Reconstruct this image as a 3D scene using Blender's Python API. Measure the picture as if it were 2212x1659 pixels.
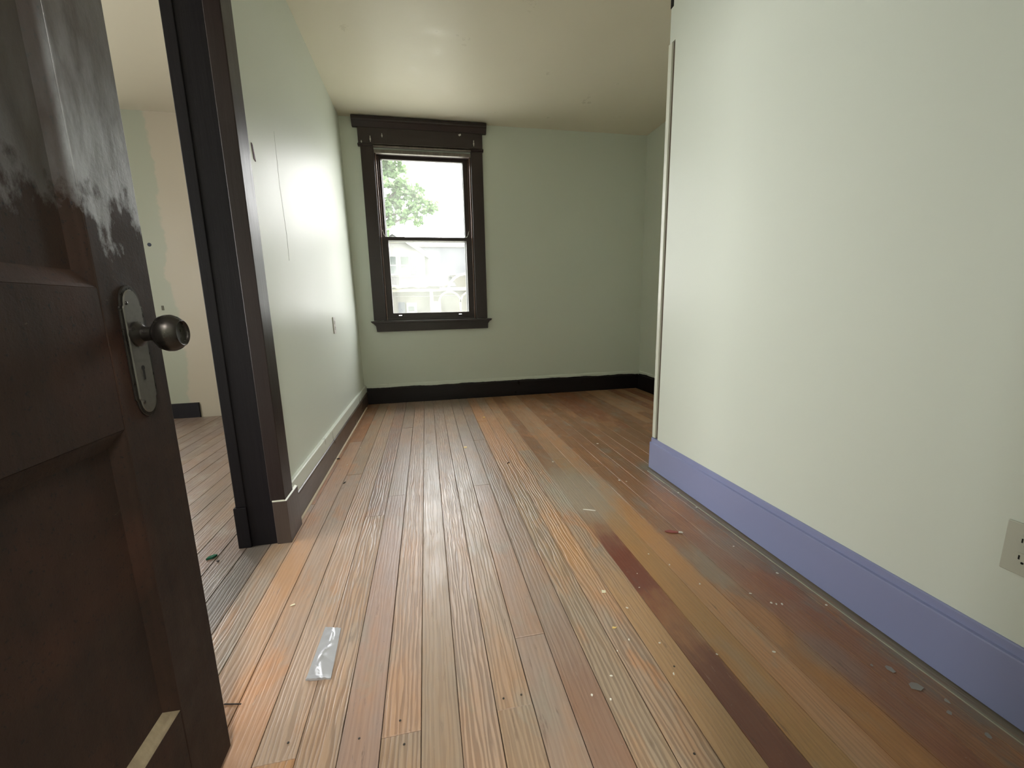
import bpy, bmesh, math, random
from mathutils import Vector, Matrix, noise
random.seed(7)
for o in list(bpy.data.objects): bpy.data.objects.remove(o)
S = bpy.context.scene
C = S.collection

# ------------------------------------------------------------------ camera
F_PX, YAW, PITCH, ROLL, CAM_Z = 900.94, 0.19840, 0.18364, -0.02075, 0.95
cam = bpy.data.objects.new('camera', bpy.data.cameras.new('camera')); C.objects.link(cam)
fwd = Vector((math.sin(YAW)*math.cos(PITCH), math.cos(YAW)*math.cos(PITCH), -math.sin(PITCH)))
right = Vector((math.cos(YAW), -math.sin(YAW), 0)); up = right.cross(fwd)
r_ = math.cos(ROLL)*right + math.sin(ROLL)*up
u_ = -math.sin(ROLL)*right + math.cos(ROLL)*up
M = Matrix((r_, u_, -fwd)).transposed().to_4x4(); M.translation = Vector((0, 0, CAM_Z))
cam.matrix_world = M
cam.data.sensor_width = 36; cam.data.lens = F_PX/2212*36; cam.data.clip_start = 0.02; cam.data.clip_end = 300
S.camera = cam

# ------------------------------------------------------------------ light
SKY = 7.5
w = bpy.data.worlds.new('sky'); S.world = w; w.use_nodes = True
nt = w.node_tree; nt.nodes.clear()
wo = nt.nodes.new('ShaderNodeOutputWorld'); bg = nt.nodes.new('ShaderNodeBackground')
tc = nt.nodes.new('ShaderNodeTexCoord'); sx = nt.nodes.new('ShaderNodeSeparateXYZ'); cr = nt.nodes.new('ShaderNodeValToRGB')
nt.links.new(tc.outputs['Generated'], sx.inputs[0]); nt.links.new(sx.outputs['Z'], cr.inputs[0])
cr.color_ramp.elements[0].position = 0.0; cr.color_ramp.elements[0].color = (0.99, 0.985, 0.96, 1)
cr.color_ramp.elements[1].position = 1.0; cr.color_ramp.elements[1].color = (0.97, 0.98, 1.0, 1)
nt.links.new(cr.outputs[0], bg.inputs[0]); bg.inputs[1].default_value = SKY
nt.links.new(bg.outputs[0], wo.inputs[0])

def portal(name, loc, size, direction):
    l = bpy.data.lights.new(name, 'AREA'); l.shape = 'RECTANGLE'; l.size, l.size_y = size
    l.cycles.is_portal = True
    o = bpy.data.objects.new(name, l); C.objects.link(o)
    o.matrix_world = Matrix.Translation(loc) @ Vector(direction).to_track_quat('-Z', 'Y').to_matrix().to_4x4()
portal('window_portal', (0.06, 4.56, 1.62), (0.92, 1.58), (0, -1, 0))
portal('window_portal', (-3.10, 4.50, 1.60), (1.0, 1.6), (0, -1, 0))
portal('window_portal', (-3.90, 0.95, 1.50), (2.1, 1.8), (1, 0, 0))
portal('window_portal', (-1.65, -0.80, 1.45), (1.0, 1.7), (1, 0, 0))

hl = bpy.data.lights.new('hall_fill_light', 'AREA'); hl.shape = 'DISK'; hl.size = 0.32; hl.energy = 34; hl.color = (1.0, 0.95, 0.88)  # added fill light in the unseen hall, brightens the near floor
ho = bpy.data.objects.new('hall_fill_light', hl); C.objects.link(ho); ho.location = (0.05, -0.85, 2.50)
S.view_settings.view_transform = 'Standard'; S.view_settings.look = 'None'
S.view_settings.exposure = 1.1; S.view_settings.gamma = 1; S.view_settings.use_curve_mapping = False
S.cycles.max_bounces = 10; S.cycles.diffuse_bounces = 7; S.cycles.glossy_bounces = 4; S.cycles.transparent_max_bounces = 12
S.cycles.sample_clamp_indirect = 8
S.cycles.use_denoising = True
try: S.cycles.denoiser = 'OPENIMAGEDENOISE'
except Exception: pass

# ------------------------------------------------------------------ helpers
def srgb(r, g, b):
    f = lambda c: (c/255/12.92) if c/255 <= 0.04045 else ((c/255+0.055)/1.055)**2.4
    return (f(r), f(g), f(b), 1)

class N:
    """small node-graph helper"""
    def __init__(s, name, rough=0.5, spec=0.5, color=(0.5, 0.5, 0.5, 1)):
        s.m = bpy.data.materials.new(name); s.m.use_nodes = True; s.t = s.m.node_tree
        s.b = s.t.nodes['Principled BSDF']; s.o = s.t.nodes['Material Output']
        s.b.inputs['Roughness'].default_value = rough; s.b.inputs['Specular IOR Level'].default_value = spec
        s.b.inputs['Base Color'].default_value = color
    def n(s, ty, **kw):
        n = s.t.nodes.new(ty)
        for k, v in kw.items():
            if k.startswith('i_'):
                k = k[2:]; k = int(k) if k.isdigit() else k.replace('_', ' ')
                s.put(v, n.inputs[k])
            else: setattr(n, k, v)
        return n
    def put(s, v, sock):
        if isinstance(v, bpy.types.NodeSocket): s.t.links.new(v, sock)
        else: sock.default_value = v
    def pos(s): return s.n('ShaderNodeNewGeometry').outputs['Position']
    def scale(s, v, x, y, z, off=None):
        m = s.n('ShaderNodeMapping'); s.put(v, m.inputs['Vector']); m.inputs['Scale'].default_value = (x, y, z)
        if off is not None: s.put(off, m.inputs['Location'])
        return m.outputs[0]
    def noise(s, v, sc, det=4, rough=0.55, dist=0.0):
        n = s.n('ShaderNodeTexNoise', i_Scale=sc, i_Detail=det, i_Roughness=rough, i_Distortion=dist); s.put(v, n.inputs['Vector'])
        return n.outputs['Fac']
    def ramp(s, f, a, b, ca=0.0, cb=1.0):
        m = s.n('ShaderNodeMapRange'); m.clamp = True; s.put(f, m.inputs[0])
        for i, v in zip((1, 2, 3, 4), (a, b, ca, cb)): s.put(v, m.inputs[i])
        return m.outputs[0]
    def math(s, op, a, b=0.0):
        m = s.n('ShaderNodeMath', operation=op); s.put(a, m.inputs[0]); s.put(b, m.inputs[1]); return m.outputs[0]
    def mix(s, f, a, b, mode='MIX'):
        m = s.n('ShaderNodeMix', data_type='RGBA', blend_type=mode)
        s.put(f, m.inputs[0]); s.put(a, m.inputs[6]); s.put(b, m.inputs[7]); return m.outputs[2]
    def sep(s, v):
        n = s.n('ShaderNodeSeparateXYZ'); s.put(v, n.inputs[0]); return n.outputs
    def col(s, v): s.put(v, s.b.inputs['Base Color']); return s
    def rough(s, v): s.put(v, s.b.inputs['Roughness']); return s
    def bump(s, h, strength=0.3, dist=0.01, prev=None):
        b = s.n('ShaderNodeBump'); b.inputs['Strength'].default_value = strength; b.inputs['Distance'].default_value = dist
        s.put(h, b.inputs['Height'])
        if prev is not None: s.put(prev, b.inputs['Normal'])
        s.put(b.outputs[0], s.b.inputs['Normal']); return b.outputs[0]

class MB:
    """collects shapes (world coordinates) into one bmesh"""
    def __init__(s): s.bm = bmesh.new()
    def box(s, x0, x1, y0, y1, z0, z1, bev=0.0, mat=None):
        t = bmesh.new(); bmesh.ops.create_cube(t, size=1)
        for v in t.verts:
            v.co = Vector(((x0+x1)/2+v.co.x*(x1-x0), (y0+y1)/2+v.co.y*(y1-y0), (z0+z1)/2+v.co.z*(z1-z0)))
        if bev: bmesh.ops.bevel(t, geom=t.edges[:], offset=bev, segments=2 if bev > 0.0015 else 1, affect='EDGES', profile=0.5)
        if mat is not None: bmesh.ops.transform(t, matrix=mat, verts=t.verts)
        s.add(t); return s
    def add(s, t):
        me = bpy.data.meshes.new('tmp'); t.to_mesh(me); s.bm.from_mesh(me); bpy.data.meshes.remove(me); t.free()
    def prism(s, pts, axis, a, b, bev=0.0):
        """extrude a 2D outline along axis ('x','y','z') from a to b; pts are the other two coords in xyz order"""
        t = bmesh.new()
        def mk(p, d):
            if axis == 'x': return (d, p[0], p[1])
            if axis == 'y': return (p[0], d, p[1])
            return (p[0], p[1], d)
        A = [t.verts.new(mk(p, a)) for p in pts]; B = [t.verts.new(mk(p, b)) for p in pts]; n = len(pts)
        t.faces.new(A); t.faces.new(B[::-1])
        for i in range(n): t.faces.new((A[i], B[i], B[(i+1) % n], A[(i+1) % n]))
        bmesh.ops.recalc_face_normals(t, faces=t.faces)
        if bev: bmesh.ops.bevel(t, geom=t.edges[:], offset=bev, segments=1, affect='EDGES')
        s.add(t); return s
    def tube(s, pts, radii, seg=8):
        t = bmesh.new(); rings = []
        pts = [Vector(p) for p in pts]
        if not hasattr(radii, '__len__'): radii = [radii]*len(pts)
        for i, p in enumerate(pts):
            d = (pts[min(i+1, len(pts)-1)]-pts[max(i-1, 0)]).normalized()
            a = d.cross(Vector((0, 0, 1)) if abs(d.z) < 0.9 else Vector((1, 0, 0))).normalized(); b = d.cross(a)
            rings.append([t.verts.new(p+radii[i]*(math.cos(k*2*math.pi/seg)*a+math.sin(k*2*math.pi/seg)*b)) for k in range(seg)])
        for i in range(len(pts)-1):
            for k in range(seg): t.faces.new((rings[i][k], rings[i][(k+1) % seg], rings[i+1][(k+1) % seg], rings[i+1][k]))
        t.faces.new(rings[0][::-1]); t.faces.new(rings[-1])
        bmesh.ops.recalc_face_normals(t, faces=t.faces); s.add(t); return s
    def lathe(s, prof, origin, axis, seg=40):
        """prof = (distance along axis, radius)"""
        t = bmesh.new(); ax = Vector(axis).normalized(); o = Vector(origin)
        a = ax.cross(Vector((0, 0, 1))).normalized(); b = ax.cross(a); rings = []
        for h, r in prof:
            rings.append([t.verts.new(o+ax*h+max(r, 1e-5)*(math.cos(k*2*math.pi/seg)*a+math.sin(k*2*math.pi/seg)*b)) for k in range(seg)])
        for i in range(len(prof)-1):
            for k in range(seg): t.faces.new((rings[i][k], rings[i][(k+1) % seg], rings[i+1][(k+1) % seg], rings[i+1][k]))
        bmesh.ops.remove_doubles(t, verts=t.verts, dist=1e-4)
        bmesh.ops.recalc_face_normals(t, faces=t.faces); s.add(t); return s
    def raw(s, verts, faces):
        t = bmesh.new(); vs = [t.verts.new(v) for v in verts]
        for f in faces: t.faces.new([vs[i] for i in f])
        bmesh.ops.recalc_face_normals(t, faces=t.faces); s.add(t); return s

def wloc(o):
    v = Vector((0, 0, 0))
    while o is not None: v += o.location; o = o.parent
    return v
def obj(name, mb, mat, parent=None, origin=None, smooth=False):
    me = bpy.data.meshes.new(name); mb.bm.to_mesh(me); mb.bm.free()
    o = bpy.data.objects.new(name, me); C.objects.link(o)
    base = wloc(parent) if parent else Vector((0, 0, 0))
    og = Vector(origin) if origin is not None else (base if parent else Vector((0, 0, 0)))
    me.transform(Matrix.Translation(-og)); o.location = og - base
    if parent: o.parent = parent
    if mat: me.materials.append(mat)
    if smooth:
        for p in me.polygons: p.use_smooth = True
        try: me.set_sharp_from_angle(angle=math.radians(35))
        except Exception: pass
    return o
def tag(o, label=None, cat=None, group=None, kind=None):
    if label: o['label'] = label
    if cat: o['category'] = cat
    if group: o['group'] = group
    if kind: o['kind'] = kind
    return o
def thing(name, loc, label, cat, group=None, kind=None):
    o = bpy.data.objects.new(name, None); C.objects.link(o); o.location = loc; o.empty_display_size = 0.1
    return tag(o, label, cat, group, kind)

# ------------------------------------------------------------------ materials
def paint(name, base, var, r0=0.42, r1=0.46, bump=0.07):
    a = N(name, 0.3, 0.25); p = a.pos()
    big = a.noise(p, 1.3, 3); a.col(a.mix(a.ramp(big, 0.25, 0.75), base, var))
    brush = a.noise(a.scale(p, 3, 3, 1.6), 2.0, 4, 0.5)
    fine = a.noise(p, 90, 3)
    a.rough(a.ramp(brush, 0.15, 0.85, r0, r1))
    h = a.math('ADD', a.math('MULTIPLY', brush, 0.8), a.math('MULTIPLY', fine, 0.05))
    a.bump(h, bump, 0.02); return a
SAGE = (0.645, 0.685, 0.615, 1); SAGE2 = (0.635, 0.677, 0.607, 1)
m_sage = paint('sage_wall_paint', SAGE, SAGE2).m
def ceiling_paint():
    a = paint('ceiling_paint', (0.76, 0.71, 0.59, 1), (0.74, 0.69, 0.57, 1), 0.40, 0.5, 0.05); p = a.pos()
    a.rough(a.ramp(a.noise(p, 3.2, 6, 0.65), 0.56, 0.68, 0.46, 0.24)); return a.m
m_ceil = ceiling_paint()
m_strip = paint('pale_trim_paint', (0.66, 0.67, 0.58, 1), (0.6, 0.62, 0.53, 1), 0.3, 0.4).m
m_white = N('white_plastic', 0.4, 0.5, (0.62, 0.6, 0.57, 1)).m
m_plate = N('painted_plate', 0.4, 0.5, (0.47, 0.48, 0.41, 1)).m
m_hole = N('dark_hole', 0.8, 0.2, (0.012, 0.011, 0.01, 1)).m

def next_wall():
    a = paint('patched_wall_paint', SAGE, SAGE2, 0.35, 0.5); p = a.pos(); x, y, z = a.sep(p)
    ed = a.math('ADD', x, a.math('MULTIPLY', a.math('SUBTRACT', a.noise(a.scale(p, 1, 1, 1), 3.5, 6, 0.6), 0.5), 0.22))
    f = a.ramp(ed, -2.175, -2.155)
    a.col(a.mix(f, (0.245, 0.245, 0.19, 1), (0.31, 0.265, 0.205, 1))); return a.m
m_next = next_wall()

def dark_wood(name, c1, c2, r0, r1, spec=0.5, bump=0.15, chips=0.0, chipcol=(0.3, 0.24, 0.18, 1)):
    a = N(name, 0.4, spec); p = a.pos()
    g = a.noise(a.scale(p, 30, 30, 2.0), 1.5, 5, 0.6); n = a.noise(p, 7, 5)
    c = a.mix(a.ramp(g, 0.1, 0.9), c1, c2)
    sp = a.noise(p, 260, 2, 0.7)
    if chips: c = a.mix(a.ramp(sp, 0.78-chips, 0.80-chips), c, chipcol)
    a.col(c); a.rough(a.ramp(n, 0.15, 0.85, r0, r1))
    a.bump(a.math('ADD', g, a.math('MULTIPLY', sp, 0.15)), bump, 0.006); return a
m_trim = dark_wood('dark_stained_trim', (0.010, 0.008, 0.009, 1), (0.006, 0.005, 0.007, 1), 0.45, 0.6, 0.15).m
m_casing = dark_wood('brown_gloss_trim', (0.024, 0.014, 0.013, 1), (0.015, 0.010, 0.010, 1), 0.36, 0.44, 0.3).m
m_wintrim = dark_wood('window_trim', (0.036, 0.024, 0.024, 1), (0.030, 0.021, 0.021, 1), 0.30, 0.31, 0.4).m
m_stop = dark_wood('highlit_stop_bead', (0.16, 0.10, 0.075, 1), (0.07, 0.04, 0.03, 1), 0.18, 0.3).m
m_peel_glint = dark_wood('peeled_glint_bead', (0.24, 0.21, 0.18, 1), (0.07, 0.05, 0.045, 1), 0.3, 0.45).m  # chipped paint; pale tone also paints in the bead's reflected highlights
m_black = dark_wood('black_brown_board', (0.012, 0.010, 0.012, 1), (0.018, 0.014, 0.014, 1), 0.35, 0.5).m
m_brownbase = dark_wood('brown_board', (0.062, 0.044, 0.036, 1), (0.05, 0.035, 0.03, 1), 0.34, 0.42).m
m_metal = N('old_dark_brass', 0.32, 0.5, (0.035, 0.031, 0.028, 1)); m_metal.b.inputs['Metallic'].default_value = 0.75
m_metal.rough(m_metal.ramp(m_metal.noise(m_metal.pos(), 60, 4), 0.3, 0.7, 0.22, 0.42)); m_metal = m_metal.m
m_plate2 = N('worn_escutcheon', 0.4, 0.5, (0.11, 0.105, 0.095, 1)); m_plate2.b.inputs['Metallic'].default_value = 0.6
m_plate2.rough(m_plate2.ramp(m_plate2.noise(m_plate2.pos(), 90, 4), 0.3, 0.7, 0.3, 0.5)); m_plate2 = m_plate2.m
m_brass = N('bright_nickel', 0.22, 0.5, (0.85, 0.83, 0.8, 1)); m_brass.b.inputs['Metallic'].default_value = 1; m_brass = m_brass.m

DXV = -0.473
def door_wood():
    a = N('alligatored_door_varnish', 0.4, 0.5); p = a.pos(); x, y, z = a.sep(p)
    g = a.noise(a.scale(p, 30, 30, 2.0), 1.5, 5, 0.6)
    c = a.mix(a.ramp(g, 0.3, 0.7), (0.013, 0.007, 0.005, 1), (0.022, 0.011, 0.0075, 1))
    red = a.noise(p, 4, 3)
    c = a.mix(a.ramp(red, 0.5, 0.7), c, (0.034, 0.014, 0.009, 1))
    sp = a.noise(p, 170, 3, 0.7)
    c = a.mix(a.ramp(sp, 0.60, 0.66), c, (0.006, 0.005, 0.006, 1))
    scuff = a.noise(a.scale(p, 1, 18, 60), 1.2, 5, 0.75)
    c = a.mix(a.math('MULTIPLY', a.ramp(scuff, 0.70, 0.76), 0.4), c, (0.2, 0.17, 0.13, 1))
    # bloomed varnish plus painted bluish sheen, upper half; worn matte and bare below a ragged line
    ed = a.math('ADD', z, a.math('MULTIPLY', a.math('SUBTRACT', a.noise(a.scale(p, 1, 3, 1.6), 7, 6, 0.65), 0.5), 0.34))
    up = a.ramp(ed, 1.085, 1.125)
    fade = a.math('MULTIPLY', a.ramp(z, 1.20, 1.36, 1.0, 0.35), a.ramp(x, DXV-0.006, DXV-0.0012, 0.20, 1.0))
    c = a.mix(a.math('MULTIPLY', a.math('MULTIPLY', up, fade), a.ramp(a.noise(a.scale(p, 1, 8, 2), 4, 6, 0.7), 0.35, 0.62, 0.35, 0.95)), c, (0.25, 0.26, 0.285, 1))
    a.col(c)
    rl = a.ramp(a.noise(p, 12, 4), 0.3, 0.7, 0.55, 0.7)
    m = a.n('ShaderNodeMix', data_type='FLOAT'); a.put(up, m.inputs[0]); a.put(rl, m.inputs[2])
    a.put(a.ramp(a.noise(a.scale(p, 1, 12, 3), 5, 5), 0.35, 0.65, 0.28, 0.42), m.inputs[3]); a.rough(m.outputs[0])
    sl = a.n('ShaderNodeMix', data_type='FLOAT'); a.put(up, sl.inputs[0]); sl.inputs[2].default_value = 0.25; sl.inputs[3].default_value = 0.6
    a.put(sl.outputs[0], a.b.inputs['Specular IOR Level'])
    a.bump(a.math('ADD', a.math('MULTIPLY', g, 0.5), a.math('MULTIPLY', sp, 0.5)), 0.25, 0.003); return a.m
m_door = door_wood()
m_worn = dark_wood('worn_door_moulding', (0.30, 0.25, 0.16, 1), (0.09, 0.06, 0.04, 1), 0.5, 0.6).m

def lav():
    a = N('lavender_gloss', 0.3); p = a.pos()
    a.col(a.mix(a.noise(p, 3, 2), (0.245, 0.27, 0.45, 1), (0.235, 0.26, 0.43, 1)))
    a.rough(0.3); a.bump(a.noise(a.scale(p, 6, 2, 6), 3, 3), 0.05, 0.01); return a.m
m_lav = lav()

def board_two(name, dark, zline, amp):
    """baseboard: bare dark board below, ragged sage paint on the cap above"""
    a = paint(name, SAGE, SAGE2, 0.25, 0.35); p = a.pos(); x, y, z = a.sep(p)
    ed = a.math('ADD', z, a.math('MULTIPLY', a.math('SUBTRACT', a.noise(a.scale(p, 1, 1, 0.01), 2.2, 5, 0.6), 0.5), amp))
    f = a.ramp(ed, zline, zline+0.003)
    dk = a.mix(a.ramp(a.noise(a.scale(p, 3, 3, 30), 2, 4), 0.3, 0.7), dark, tuple(c*0.7 for c in dark[:3])+(1,))
    a.col(a.mix(f, dk, SAGE)); return a.m
m_base_back = board_two('back_baseboard_paint', (0.014, 0.011, 0.012, 1), 0.166, 0.05)
m_base_left = board_two('left_baseboard_paint', (0.085, 0.058, 0.046, 1), 0.125, 0.006)

PITCHX, X00 = 0.0885, -0.0630
RED = (0.17, 0.052, 0.034)
STAINS = [(8, 1.08, 1.52, 0.06, RED, 0.95), (8, -0.5, 0.90, 0.10, (0.15, 0.052, 0.037), 0.9), (8, 0.95, 1.12, 0.06, (0.30, 0.13, 0.06), 0.6), (4, -0.5, 0.98, 0.12, (0.22, 0.125, 0.09), 0.6),
          (7, -0.5, 1.22, 0.08, (0.42, 0.25, 0.12), 0.7), (9, 0.2, 1.7, 0.25, (0.40, 0.22, 0.085), 0.5), (10, 1.0, 1.75, 0.25, (0.47, 0.23, 0.075), 0.7), (11, 0.4, 0.85, 0.2, (0.40, 0.19, 0.06), 0.7),
          (12, 0.8, 1.5, 0.25, (0.28, 0.12, 0.07), 0.6), (13, 0.75, 1.3, 0.25, (0.27, 0.115, 0.07), 0.6), (13, 1.5, 1.9, 0.2, (0.42, 0.19, 0.08), 0.6), (12, 0.3, 0.7, 0.2, (0.22, 0.085, 0.045), 0.7),
          (-6, 1.25, 1.85, 0.25, (0.46, 0.25, 0.12), 0.6), (-8, 0.6, 2.2, 0.3, (0.115, 0.11, 0.10), 0.7), (-9, 1.0, 1.7, 0.3, (0.15, 0.14, 0.13), 0.5), (-5, 0.75, 1.05, 0.15, (0.46, 0.24, 0.13), 0.6), (-6, 2.2, 3.0, 0.3, (0.46, 0.24, 0.12), 0.5), (6, 1.2, 1.75, 0.2, (0.46, 0.25, 0.11), 0.7),
          (5, 2.2, 3.8, 0.3, (0.45, 0.215, 0.09), 0.75), (6, 2.1, 3.6, 0.3, (0.45, 0.22, 0.095), 0.7), (8, 1.6, 2.3, 0.25, (0.34, 0.27, 0.20), 0.7), (9, 1.6, 2.3, 0.25, (0.33, 0.265, 0.20), 0.6)]
def floor_mat():
    a = N('old_pine_floor', 0.4, 0.5); p = a.pos(); x, y, z = a.sep(p)
    oi = a.n('ShaderNodeObjectInfo'); rnd = oi.outputs['Random']; oc = oi.outputs['Color']; aged = oi.outputs['Alpha']
    cv = a.n('ShaderNodeCombineXYZ'); a.put(a.math('MULTIPLY', rnd, 37.0), cv.inputs[0]); a.put(a.math('MULTIPLY', rnd, 91.0), cv.inputs[1])
    off = cv.outputs[0]
    q = a.scale(p, 1.0, 0.085, 1.0, off)
    w1 = a.n('ShaderNodeTexWave', wave_type='BANDS', bands_direction='X', wave_profile='SIN')
    a.put(q, w1.inputs['Vector']); w1.inputs['Scale'].default_value = 25; w1.inputs['Distortion'].default_value = 10.0
    w1.inputs['Detail'].default_value = 3; w1.inputs['Detail Scale'].default_value = 1.3; w1.inputs['Detail Roughness'].default_value = 0.55
    ring = a.ramp(w1.outputs['Fac'], 0.15, 0.75)
    fib = a.noise(a.scale(p, 130, 3.5, 1, off), 1.5, 5, 0.65)
    blot = a.noise(a.scale(p, 7, 2.0, 1, off), 1.2, 5, 0.6)
    streak = a.noise(a.scale(p, 16, 1.1, 1), 1.6, 5, 0.6)
    c = oc
    c = a.mix(a.math('MULTIPLY', a.ramp(blot, 0.46, 0.68), 0.75), c, a.mix(1.0, oc, (1.15, 0.95, 0.75, 1), 'MULTIPLY'))
    orange = a.ramp(a.noise(a.scale(p, 6, 2.2, 1), 1.5, 4, 0.6, 0.6), 0.54, 0.64)
    cen = a.ramp(a.math('ABSOLUTE', a.math('SUBTRACT', x, 0.06)), 0.22, 0.5)
    rm = a.ramp(x, -0.74, -0.62)
    c = a.mix(a.math('MULTIPLY', a.math('MULTIPLY', orange, a.math('ADD', a.math('MULTIPLY', cen, 0.6), 0.08)), rm), c, (0.42, 0.215, 0.105, 1))
    grey = a.ramp(a.noise(a.scale(p, 5, 2.6, 1, (3.1, 1.7, 0)), 1.7, 5, 0.65, 0.5), 0.54, 0.68)
    c = a.mix(a.math('MULTIPLY', grey, 0.55), c, (0.28, 0.25, 0.21, 1))
    c = a.mix(a.math('ADD', a.math('MULTIPLY', aged, 0.5), 0.12), c, a.mix(a.ramp(ring, 0.1, 0.9), (0.66, 0.60, 0.55, 1), (1.22, 1.2, 1.16, 1)), 'MULTIPLY')
    c = a.mix(0.45, c, a.mix(a.ramp(fib, 0.25, 0.75), (0.72, 0.70, 0.68, 1), (1.22, 1.2, 1.18, 1)), 'MULTIPLY')
    for (cx, cy, rx, ry, colr, amt) in ((0.74, 1.92, 0.20, 0.34, (0.33, 0.30, 0.245), 0.75), (0.98, 1.22, 0.10, 0.16, (0.30, 0.26, 0.20), 0.6), (1.12, 1.30, 0.09, 0.16, (0.31, 0.28, 0.22), 0.6), (1.02, 0.78, 0.07, 0.10, (0.22, 0.19, 0.17), 0.7)):
        dx = a.math('POWER', a.math('DIVIDE', a.math('SUBTRACT', x, cx), rx), 2.0); dy = a.math('POWER', a.math('DIVIDE', a.math('SUBTRACT', y, cy), ry), 2.0)
        dd = a.math('ADD', a.math('ADD', dx, dy), a.math('MULTIPLY', a.math('SUBTRACT', a.noise(a.scale(p, 6, 4, 1), 2.5, 5), 0.5), 1.6))
        c = a.mix(a.math('MULTIPLY', a.ramp(dd, 0.25, 1.1, 1.0, 0.0), amt), c, colr+(1,))
    def band(v, lo, hi, e): return a.math('MULTIPLY', a.ramp(v, lo-e, lo+e), a.ramp(v, hi-e, hi+e, 1.0, 0.0))
    wob = a.math('MULTIPLY', a.math('SUBTRACT', a.noise(a.scale(p, 9, 5, 1), 2, 4), 0.5), 0.30); yw = a.math('ADD', y, wob)
    xw = a.math('ADD', x, a.math('MULTIPLY', a.math('SUBTRACT', a.noise(a.scale(p, 4, 9, 1), 2, 3), 0.5), 0.03))
    for (k, y0, y1, e, colr, amt) in STAINS:
        m = a.math('MULTIPLY', band(x if e < 0.2 else xw, X00+k*PITCHX+0.001, X00+(k+1)*PITCHX-0.001, 0.0015 if e < 0.2 else 0.012), band(yw, y0, y1, e))
        c = a.mix(a.math('MULTIPLY', m, amt), c, colr+(1,))
    # dust and grit along the right wall and in the corners
    dn = a.noise(a.scale(p, 9, 4, 1), 2.5, 6, 0.7)
    dw = a.ramp(a.math('ADD', x, a.math('MULTIPLY', a.math('SUBTRACT', dn, 0.5), 0.30)), 1.13, 1.23)
    yl = a.ramp(y, 2.15, 2.25, 1.0, 0.0)
    c = a.mix(a.math('MULTIPLY', a.math('MULTIPLY', dw, yl), 0.8), c, (0.21, 0.20, 0.165, 1))
    dust = a.ramp(a.noise(p, 55, 5, 0.7), 0.66, 0.72)
    c = a.mix(a.math('MULTIPLY', dust, 0.35), c, (0.42, 0.38, 0.32, 1))
    scr = a.math('MULTIPLY', a.ramp(a.noise(a.scale(p, 75, 8, 1, (0.7, 0.2, 0)), 1.0, 5, 0.7), 0.60, 0.68), a.ramp(a.noise(a.scale(p, 4, 2, 1), 1.4, 3), 0.42, 0.58))
    c = a.mix(a.math('MULTIPLY', scr, 0.55), c, (0.085, 0.05, 0.035, 1))
    pale = a.ramp(a.noise(a.scale(p, 110, 9, 1, (2.7, 5.2, 0)), 1.0, 5, 0.7), 0.64, 0.72)
    c = a.mix(a.math('MULTIPLY', pale, 0.35), c, (0.55, 0.47, 0.38, 1))
    dots = a.ramp(a.noise(p, 120, 2, 0.6), 0.76, 0.79)
    c = a.mix(a.math('MULTIPLY', dots, 0.7), c, (0.03, 0.02, 0.015, 1))
    a.col(c)
    wet = a.noise(a.scale(p, 8, 3, 1), 2.0, 5, 0.6)
    a.rough(a.math('ADD', a.ramp(wet, 0.3, 0.7, 0.23, 0.38), a.math('MULTIPLY', a.math('SUBTRACT', 1.0, fib), 0.10)))
    h = a.math('ADD', a.math('MULTIPLY', a.math('MULTIPLY', ring, aged), 1.0), a.math('MULTIPLY', fib, 0.30))
    h = a.math('SUBTRACT', h, a.math('MULTIPLY', scr, 0.5))
    h = a.math('ADD', h, a.math('MULTIPLY', a.noise(p, 25, 4), 0.25))
    a.bump(h, 0.40, 0.0030)
    return a.m
m_floor = floor_mat()
m_sub = N('subfloor', 0.6, 0.3, (0.13, 0.085, 0.055, 1)).m

# ------------------------------------------------------------------ structure
XL, XLT = -0.645, -0.672           # left wall face at floor / ceiling
XB = -0.757                        # its other face
D, H = 4.3655, 2.6746
XR, XRR, YE = 1.252, 2.3725, 2.065
J0, J1 = 0.93, 1.755               # opening in the left wall
OH = 2.13

fl = tag(obj('floor', MB().box(-3.9, 2.6, -1.65, 4.5, -0.18, -0.022), m_sub),
         'worn brown pine board floor running towards the window, scuffed with orange and grey patches', kind='structure')
GR = {'t': (0.30, 0.232, 0.187), 'p': (0.32, 0.235, 0.195), 'o': (0.39, 0.24, 0.145), 'a': (0.36, 0.21, 0.10),
      'm': (0.17, 0.055, 0.035), 'b': (0.27, 0.145, 0.08), 'g': (0.28, 0.22, 0.172), 'r': (0.26, 0.11, 0.06),
      'n': (0.185, 0.135, 0.11), 'l': (0.345, 0.255, 0.19)}
PITCHX, X00 = 0.0885, -0.0630
# column index -> [(y where a board ends, colour key), ...] from the doorway to the back wall
cols = {-7: [(2.1, 'g'), (4.34, 'b')], -6: [(3.1, 'l'), (4.34, 'b')], -5: [(2.45, 'l'), (4.34, 'l')],
        -4: [(0.822, 'o'), (4.34, 'l')], -3: [(1.9, 'l'), (4.34, 'p')], -2: [(2.10, 'p'), (3.37, 't'), (4.34, 't')],
        -1: [(0.825, 't'), (4.34, 'p')], 0: [(2.9, 't'), (4.34, 't')], 1: [(4.34, 't')],
        2: [(0.832, 'l'), (4.34, 't')], 3: [(1.04, 't'), (2.12, 'p'), (4.34, 'g')],
        4: [(2.9, 't'), (4.34, 'g')], 5: [(3.4, 'g'), (4.34, 'o')], 6: [(4.34, 'l')],
        7: [(2.6, 'l'), (4.34, 'o')], 8: [(2.9, 'b'), (4.34, 'b')],
        9: [(2.4, 'a'), (4.34, 'o')], 10: [(3.3, 'o'), (4.34, 'o')],
        11: [(2.2, 'b'), (4.34, 'b')], 12: [(3.0, 'b'), (4.34, 'b')],
        13: [(2.3, 'b'), (4.34, 'b')], 14: [(1.9, 'b'), (4.34, 'b')]}
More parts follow.
